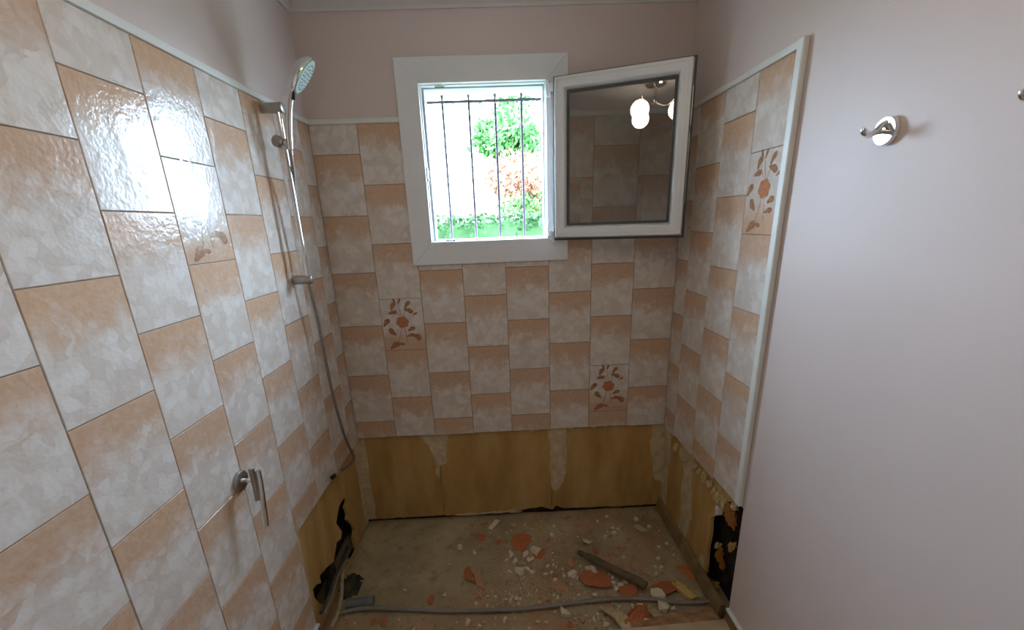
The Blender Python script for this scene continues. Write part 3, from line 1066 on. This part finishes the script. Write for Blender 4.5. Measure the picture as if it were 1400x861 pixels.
# ------------------------------------------------------------------ ceiling lamp (seen mirrored in the sash glass)
LC = Vector((0.79, -1.56, 0))
lamp = tag(empty('ceiling_lamp', (LC.x, LC.y, CEIL)), 'ceiling lamp with three lit white globes, mirrored in the sash', 'lamp')
m = MB()
m.lathe([(0.070, 0.0), (0.070, 0.012), (0.060, 0.022), (0.014, 0.026), (0.012, 0.10), (0.020, 0.105), (0.016, 0.125), (0.004, 0.130)], (LC.x, LC.y, CEIL), (0, 0, -1), 32)
under(m.build('rosette', M['chrome'], smooth=True), lamp)
globes = [Vector((0.775, -1.37, 2.240)), Vector((0.655, -1.640, 2.240)), Vector((0.945, -1.575, 2.240))]
for g in globes:
    m = MB()
    m.tube(catmull([(LC.x, LC.y, CEIL - 0.115), Vector((LC.x + (g.x - LC.x) * .5, LC.y + (g.y - LC.y) * .5, CEIL - 0.150)), Vector((LC.x + (g.x - LC.x) * .95, LC.y + (g.y - LC.y) * .95, CEIL - 0.105)), Vector((g.x, g.y, g.z + 0.062))], 6), 0.005, 10)
    under(m.build('arm', M['chrome'], smooth=True), lamp)
    m = MB()
    m.lathe([(0.060 * math.sin(math.pi * i / 18), -0.060 * math.cos(math.pi * i / 18)) for i in range(19)], g, (0, 0, 1), 28)
    under(m.build('globe', M['globe'], smooth=True), lamp)

# ------------------------------------------------------------------ pipes at the left hole
op = tag(empty('old_pipes', (0.02, -0.55, 0.0)), 'two old grey supply pipes bent out of the broken wall', 'pipe')
pl_ = lambda zx, zy, x: pix(400 + zx / 3.894, 640 + zy / 3.894, 0, x)
m = MB()
m.tube(catmull([pl_(292, 420, -0.06), pl_(268, 480, -0.03), pl_(225, 580, 0.0), pl_(190, 690, 0.014), pl_(150, 770, 0.022)], 6), 0.0065, 12)
under(m.build('pipe', M['pipe_dark'], smooth=True), op)
m = MB()
m.tube(catmull([pl_(300, 455, -0.06), pl_(282, 490, -0.025), pl_(240, 580, 0.004), pl_(204, 690, 0.020), pl_(168, 775, 0.028)], 6), 0.0060, 12)
under(m.build('pipe', M['conduit'], smooth=True), op)
m = MB()
q = catmull([pl_(262, 520, -0.03), pl_(262, 600, -0.004), pl_(258, 690, 0.014), pl_(240, 770, 0.030), pl_(205, 852, 0.034)], 6)
m.tube(q, 0.0085, 14)
tag(m.build('plastered_pipe', M['plaster_tan'], smooth=True), 'plaster-smeared pipe rising from the floor into the broken wall', 'pipe')
m = MB()
a, c = pix(473, 825, 2, 0.022), pix(511, 821, 2, 0.022)
m.tube([a, a + (c - a) * 0.7, a + (c - a) * 0.72, c], [0.019, 0.019, 0.022, 0.022], 20)
tag(m.build('drain_stub', M['pvc'], smooth=True), 'short blue-grey plastic drain pipe stub on the screed', 'pipe')

# grey conduit lying across the screed
cp = [(462, 839), (480, 834), (505, 831), (560, 833), (620, 835), (700, 833), (745, 829), (800, 822), (850, 818), (890, 819), (925, 823), (960, 823), (984, 818)]
m = MB()
m.tube(catmull([pix(x, y, 2, 0.011) for x, y in cp], 6), 0.0088, 14)
co = m.build('floor_conduit', M['conduit'], smooth=True)
tag(co, 'long grey flexible conduit lying across the rubble floor', 'conduit')

# batten along the foot of the right wall
m = MB()
v = m.box(1.590, 1.6175, -0.690, 0.012, 0.002, 0.070)
for w in v:
    if w.co.z > 0.05 and w.co.x < 1.6:
        w.co.x += 0.008
tag(m.build('floor_batten', M['batten'], bevel=0.003), 'long dusty wooden batten along the foot of the stripped wall', 'batten')

# dirty round stick with a broken end, and a short stub beside it
p0, p1 = pix(799, 758, 2, 0.040), pix(884, 800, 2, 0.036)
m = MB()
ax = (p1 - p0)
pts = [p0 + ax * (i / 10) + Vector((0, 0, 0.001 * math.sin(i))) for i in range(11)]
m.tube(pts, [0.011, 0.016, 0.0175, 0.0165, 0.017, 0.018, 0.0175, 0.0185, 0.019, 0.020, 0.015], 12)
tag(m.build('round_stick', M['wood_dark'], smooth=True), 'dark dirty round stick lying over terracotta rubble', 'stick')
m = MB()
p0, p1 = pix(790, 754, 2, 0.014), pix(799, 758, 2, 0.014)
m.tube([p0, p0 * 0.5 + p1 * 0.5, p1], [0.009, 0.013, 0.010], 9)
tag(m.build('wood_stub', M['wood_dark'], smooth=True), 'short dark wood stub at the tip of the stick', 'wood')


# ------------------------------------------------------------------ rubble
def shard_mesh(seed, flat=0.4, mat=None, n=11):
    rr = random.Random(seed)
    bm = bmesh.new()
    for i in range(n):
        a = rr.uniform(0, 2 * math.pi)
        r = rr.uniform(0.55, 1.0)
        bm.verts.new((r * math.cos(a), r * math.sin(a) * rr.uniform(.5, 1), rr.choice((0, 1)) * flat * rr.uniform(0.75, 1.0)))
    bmesh.ops.convex_hull(bm, input=bm.verts[:])
    for v in [v for v in bm.verts if not v.link_faces]:
        bm.verts.remove(v)
    z0 = min(v.co.z for v in bm.verts)
    sx = max(v.co.x for v in bm.verts) - min(v.co.x for v in bm.verts)
    for v in bm.verts:
        v.co.z -= z0
        v.co *= 1.0 / sx
    bmesh.ops.recalc_face_normals(bm, faces=bm.faces)
    me = bpy.data.meshes.new('shard')
    bm.to_mesh(me)
    bm.free()
    me.materials.append(mat)
    return me


MESH = {k: [shard_mesh(100 * j + i, fl, M[k]) for i in range(7)] for j, (k, fl) in enumerate([('terracotta', .28), ('terracotta_pale', .34), ('plaster', .8), ('plaster_tan', .6)])}
taken = []


def drop(name, key, px, py, size, label, cat, group=None, aspect=None, rz=None, rr=rng, tilt=0.0):
    p = pix(px, py, 2, 0.006)
    o = bpy.data.objects.new(name, rr.choice(MESH[key]))
    COL.objects.link(o)
    asp = aspect or rr.uniform(0.6, 1.0)
    o.scale = (size, size * asp, size * rr.uniform(0.6, 1.0))
    tilt = tilt or rr.uniform(-0.2, 0.2)
    o.rotation_euler = (tilt, rr.uniform(-0.2, 0.2), rr.uniform(0, 6.28) if rz is None else rz)
    o.location = (p.x, p.y, floor_h(p.x, p.y) + 0.0)
    tag(o, label, cat, group)
    taken.append((p.x, p.y, size / 2))
    return o


K = 1 / 262.0     # metres per photo pixel on the screed, at mid depth
big_terra = [
    (713, 740, 34, 'large orange terracotta shard beside a pile of white plaster lumps'), (737, 756, 19, 'terracotta chip under a pinkish plaster flake'),
    (816, 794, 42, 'largest orange terracotta slab under the round stick'), (858, 810, 28, 'terracotta slab topped with white crumbs by the thick end of the stick'),
    (912, 804, 33, 'upright orange terracotta block beside the yellow splinter'), (941, 783, 34, 'flat terracotta piece against the wooden batten'),
    (874, 842, 44, 'crumbled terracotta lump in front of the conduit'), (642, 786, 32, 'long orange terracotta shard alone on the left half of the screed'),
    (656, 790, 27, 'pale-dusted terracotta shard touching the long orange one'), (590, 819, 15, 'small orange terracotta sliver just behind the conduit'),
    (662, 714, 13, 'terracotta bit beside the white rectangular shard by the back boards'), (658, 734, 15, 'flat terracotta chip near the white rectangular shard'),
    (781, 768, 17, 'dusty terracotta chip left of the stick'), (797, 719, 15, 'dusty terracotta chip near the back boards'), (526, 848, 16, 'terracotta lump between conduit and plastered pipe'),
    (768, 801, 18, 'flat dusty terracotta chip in the grit behind the conduit')]
for px, py, s, lab in big_terra:
    drop('terracotta_shard', 'terracotta_pale' if 'dust' in lab else 'terracotta', px, py, s * K, lab, 'rubble', aspect=0.5 if 'long' in lab else None)
big_plaster = [
    (630, 747, 9, 'plaster', 'single round white plaster lump alone on grey screed'),
    (698, 757, 12, 'plaster', 'white plaster lump at the head of the small pile'), (711, 780, 13, 'plaster', 'white plaster lump at the foot of the small pile'),
    (731, 753, 15, 'plaster', 'pinkish white plaster flake on a terracotta chip'), (782, 784, 14, 'plaster', 'white angular plaster block left of the largest terracotta slab'),
    (801, 741, 13, 'plaster', 'white oval plaster flake above the tip of the stick'), (774, 837, 15, 'plaster', 'round white plaster lump in front of the conduit'),
    (812, 780, 15, 'plaster', 'white plaster lump resting at the largest terracotta slab'), (899, 814, 17, 'plaster', 'long white plaster flake at the thick end of the stick'),
    (878, 829, 15, 'plaster', 'white plaster lump just in front of the conduit by the terracotta lump'), (878, 722, 20, 'plaster_tan', 'flat tan mortar flake near the back boards'),
    (881, 702, 13, 'plaster_tan', 'tan mortar lump at the corner of the back boards'), (701, 717, 10, 'plaster_tan', 'tan mortar lump right of the white rectangular shard'),
    (737, 723, 8, 'plaster_tan', 'small tan mortar lump behind the large orange shard'), (830, 705, 9, 'plaster', 'white crumb against the foot of the back boards'),
    (870, 708, 8, 'plaster', 'white crumb beside the tan corner lump'), (921, 749, 9, 'plaster_tan', 'tan crumb beside the wooden batten'),
    (919, 788, 13, 'plaster_tan', 'tan mortar lump behind the upright terracotta block'), (951, 812, 16, 'plaster_tan', 'grey-white mortar block beside the yellow splinter'),
    (893, 836, 20, 'plaster_tan', 'large tan mortar lump in front of the conduit'), (711, 768, 11, 'plaster_tan', 'tan mortar lump in the middle of the small pile'),
    (724, 765, 9, 'plaster', 'white crumb at the edge of the small pile'), (715, 789, 9, 'plaster', 'white crumb below the small pile')]
for px, py, s, key, lab in big_plaster:
    drop('plaster_lump', key, px, py, s * K, lab, 'rubble')
heaps = [('white plaster lump heaped on rubble at the thick end of the stick', [(838, 797, 9), (848, 800, 10), (855, 795, 8), (862, 803, 9), (842, 805, 8)]),
         ('white plaster lump in the loose pile below the large orange shard', [(705, 766, 9), (719, 757, 10), (721, 776, 10), (693, 764, 8), (727, 781, 8)]),
         ('white plaster lump scattered in front of the conduit', [(866, 826, 12), (906, 829, 12), (885, 848, 10), (690, 846, 9), (735, 848, 8), (640, 850, 9), (830, 852, 9)]),
         ('white plaster lump between the stick tip and the largest terracotta slab', [(806, 787, 9), (803, 776, 8), (829, 774, 8)])]
for lab, spots in heaps:
    for px, py, s_ in spots:
        drop('plaster_lump', 'plaster', px, py, s_ * K, lab, 'rubble', lab.replace('white plaster lump', 'plaster lumps'))
# long thin pieces
b = MB()
p = pix(675, 717, 2, 0.005)
b.box(-0.013, 0.013, -0.040, 0.040, 0, 0.010, Matrix.Translation((p.x, p.y, 0.0)) @ Matrix.Rotation(R(-32), 4, 'Z'))
tag(b.build('plaster_shard', M['plaster'], bevel=0.003), 'white rectangular plaster shard by the back boards', 'rubble')
b = MB()
p = pix(935, 807, 2, 0.012)
b.prism([(-.016, -.050), (.012, -.056), (.020, .010), (.010, .052), (-.004, .040), (-.014, .056), (-.020, .012)], lambda u, v, d: Matrix.Translation(p) @ Matrix.Rotation(R(28), 4, 'Z') @ Vector((u, v, d)), -0.010, 0.010)
tag(b.build('wood_splinter', M['splinter'], bevel=0.002), 'pale yellow splintered wood beside the terracotta block', 'wood')
b = MB()
p = pix(842, 842, 2, 0.015)
b.prism([(-.060, .050), (-.010, .040), (.048, .012), (.044, -.070), (.006, -.070), (-.008, -.014)], lambda u, v, d: Matrix.Translation((p.x, p.y, 0.008)) @ Matrix.Rotation(R(-6), 4, 'X') @ Vector((u, v, d)), 0.0, 0.012)
tag(b.build('mortar_slab', M['plaster_tan'], bevel=0.003), 'grey-green bent mortar slab in front of the conduit', 'rubble')

# crumbs: look-alikes
rc = random.Random(23)


def free(px, py, s):
    p = pix(px, py, 2, 0.006)
    return 0.03 < p.x < 1.56 and -0.72 < p.y < -0.01 and all((p.x - x) ** 2 + (p.y - y) ** 2 > (r + s / 2) ** 2 * 0.6 for x, y, r in taken)


zones = [((720, 762), (26, 18), 26, 'in the small pile by the large orange shard'), ((820, 790), (38, 14), 22, 'around the largest terracotta slab'), ((705, 814), (38, 8), 40, 'in the grit just behind the conduit'),
         ((870, 838), (60, 10), 28, 'in front of the conduit'), ((800, 722), (80, 10), 26, 'near the foot of the back boards'), ((640, 848), (80, 7), 18, 'between the conduit and the left pipes'),
         ((915, 765), (26, 26), 14, 'beside the wooden batten'), ((590, 770), (50, 26), 10, 'on the bare grey part of the screed'), ((775, 795), (22, 16), 14, 'left of the round stick')]
for (cx, cy), (sx, sy), cnt, where in zones:
    for i in range(cnt):
        for _ in range(8):
            px, py, s = rc.gauss(cx, sx), rc.gauss(cy, sy), rc.choice((3, 4, 4, 5, 6, 7)) * K
            if py < 861 and free(px, py, s):
                key = rc.choice(('plaster', 'plaster', 'plaster_tan'))
                drop('plaster_crumb', key, px, py, s, 'small %s plaster crumb %s' % ('white' if key == 'plaster' else 'tan', where), 'rubble', 'plaster crumbs ' + where, rr=rc)
                break
for (cx, cy), (sx, sy), cnt, where in [((830, 795), (50, 16), 18, 'around the round stick'), ((730, 812), (50, 10), 18, 'in the grit just behind the conduit'), ((870, 842), (70, 8), 22, 'in front of the conduit'),
                                       ((870, 742), (50, 18), 14, 'between the stick and the back boards'), ((720, 748), (26, 12), 8, 'by the large orange shard'), ((560, 850), (50, 5), 10, 'between the conduit and the left pipes')]:
    for i in range(cnt):
        for _ in range(8):
            px, py, s = rc.gauss(cx, sx), rc.gauss(cy, sy), rc.choice((4, 5, 6, 8, 10)) * K
            if py < 861 and free(px, py, s):
                key = rc.choice(('terracotta', 'terracotta_pale', 'terracotta_pale'))
                drop('terracotta_crumb', key, px, py, s, 'small %s terracotta crumb %s' % ('orange' if key == 'terracotta' else 'dusty', where), 'rubble', 'terracotta crumbs ' + where, rr=rc)
                break

# uncountable grit
for nm, mat, cnt, lab, sd in (('plaster_grit', 'plaster', 1500, 'fine pale plaster grit strewn over the screed', 3), ('brick_grit', 'terracotta_pale', 1100, 'fine reddish brick grit strewn over the screed', 4)):
    rr = random.Random(sd)
    verts, faces = [], []
    for i in range(cnt):
        if rr.random() < 0.45:
            x, y = rr.uniform(0.02, 1.57), rr.uniform(-0.72, -0.01)
        else:
            x, y = (rr.gauss(1.0, 0.38), rr.gauss(-0.50, 0.16)) if rr.random() < 0.6 else (rr.gauss(0.80, 0.16), rr.gauss(-0.52, 0.05))
        if not (0.02 < x < 1.57 and -0.74 < y < -0.01):
            continue
        if x < 0.5 and rr.random() < 0.6:
            continue
        s = rr.choice((0.0018, 0.0026, 0.0036, 0.005))
        z = floor_h(x, y) - 0.0006
        k = len(verts)
        for q in range(3):
            a = rr.uniform(0, 2.1) + 2.1 * q
            verts.append((x + s * math.cos(a), y + s * math.sin(a), z))
        verts.append((x + rr.uniform(-s, s) * .3, y + rr.uniform(-s, s) * .3, z + s * rr.uniform(0.8, 1.4)))
        faces += [(k, k + 1, k + 3), (k + 1, k + 2, k + 3), (k + 2, k, k + 3), (k, k + 2, k + 1)]
    me = bpy.data.meshes.new(nm)
    me.from_pydata(verts, [], faces)
    tag(link(nm, me, M[mat]), lab, 'grit', kind='stuff')

# ------------------------------------------------------------------ garden outside
GZ = -0.35
b = MB()
b.box(-60, 60, 0.4, 90, GZ - 0.3, GZ)
tag(b.build('ground', M['lawn']), 'green lawn outside the window', kind='structure')


def foliage(name, mat, parent, centre, radii, count, size, seed, boxy=False):
    rr = random.Random(seed)
    verts, faces = [], []
    c = Vector(centre)
    for i in range(count):
        if boxy:
            d = Vector((rr.uniform(-1, 1), rr.uniform(-1, 1), rr.uniform(-1, 1)))
            ax = rr.randrange(3)
            if ax != 1 or rr.random() < 0.5:
                d[ax] = math.copysign(rr.uniform(0.85, 1.05), d[ax])
        else:
            d = Vector((rr.gauss(0, 1), rr.gauss(0, 1), rr.gauss(0, 1))).normalized() * rr.random() ** 0.45
            d *= 1 + 0.35 * mnoise.noise(d * 2.2 + Vector((seed, 0, 0)))
        p = c + Vector((d.x * radii[0], d.y * radii[1], d.z * radii[2]))
        e = Euler((rr.uniform(-1.2, 1.2), rr.uniform(-1.2, 1.2), rr.uniform(0, 6.28))).to_matrix()
        s = size * rr.uniform(0.6, 1.3)
        k = len(verts)
        for u, v, w in ((-.5, 0, 0), (0, -.28, .06), (.5, 0, 0), (0, .28, .06)):
            verts.append(p + e @ Vector((u * s, v * s, w * s)))
        faces.append((k, k + 1, k + 2, k + 3))
    me = bpy.data.meshes.new(name)
    me.from_pydata(verts, [], faces)
    o = link(name, me, mat)
    return under(o, parent)


def plant(name, label, cat, x, y, trunk_h, trunk_r, crowns):
    t = tag(empty(name, (x, y, GZ)), label, cat)
    m = MB()
    m.tube([(x, y, GZ), (x + .03, y, GZ + trunk_h * .5), (x, y, GZ + trunk_h)], [trunk_r, trunk_r * .8, trunk_r * .5], 10)
    for k in range(5):
        a = 1.25 * k
        m.tube([(x, y, GZ + trunk_h * .6), (x + .35 * math.cos(a), y + .35 * math.sin(a), GZ + trunk_h * 1.0), (x + .6 * math.cos(a), y + .6 * math.sin(a), GZ + trunk_h * 1.35)], [trunk_r * .5, trunk_r * .35, trunk_r * .15], 6)
    under(m.build('trunk', M['bark'], smooth=True), t)
    for i, (mat, dx, dz, rx, rz, cnt, sz) in enumerate(crowns):
        foliage('foliage', M[mat], t, (x + dx, y, GZ + dz), (rx, rx, rz), cnt, sz, 10 + i)
    return t


hd_ = tag(empty('hedge', (0.7, 5.2, GZ)), 'clipped green hedge across the garden outside the window', 'hedge')
m = MB()
m.box(-3.6, 5.2, 5.08, 5.4, GZ, 1.58)
under(m.build('core', M['leaf_hedge']), hd_)
foliage('foliage', M['leaf_hedge'], hd_, (0.8, 5.2, (GZ + 1.66) / 2), (4.5, 0.30, (1.66 - GZ) / 2), 16000, 0.10, 5, True)
plant('garden_tree', 'leafy green tree rising behind the garden hedge', 'tree', 1.10, 11.0, 3.0, 0.09,
      [('leaf', -0.05, 4.15, 0.95, 0.62, 1500, 0.20), ('leaf', 0.50, 4.00, 0.75, 0.5, 700, 0.20), ('leaf', 0.2, 5.0, 0.75, 0.40, 300, 0.16), ('leaf_red', 0.2, 3.35, 0.9, 0.5, 400, 0.18)])
plant('rust_shrub', 'rust-leaved shrub below the green tree behind the hedge', 'shrub', 1.25, 7.9, 1.5, 0.05,
      [('leaf_red', -0.05, 2.85, 0.78, 0.50, 1500, 0.12), ('leaf_red', 0.35, 2.55, 0.6, 0.5, 700, 0.12), ('leaf', 0.20, 2.25, 0.6, 0.30, 600, 0.12)])
hs_ = tag(empty('garden_house', (2.4, 26.0, GZ)), 'pale low house with a clay roof beyond the garden', 'house')
m = MB()
m.box(-1.7, 6.7, 24.5, 30.0, GZ, 1.9)
under(m.build('wall', M['house_wall']), hs_)
m = MB()
m.prism([(-2.2, 1.9), (7.2, 1.9), (7.2, 2.05), (2.4, 4.4), (-2.2, 2.35)], lambda u, v, d: Vector((u, d, v)), 24.1, 30.4)
under(m.build('roof', M['roof']), hs_)
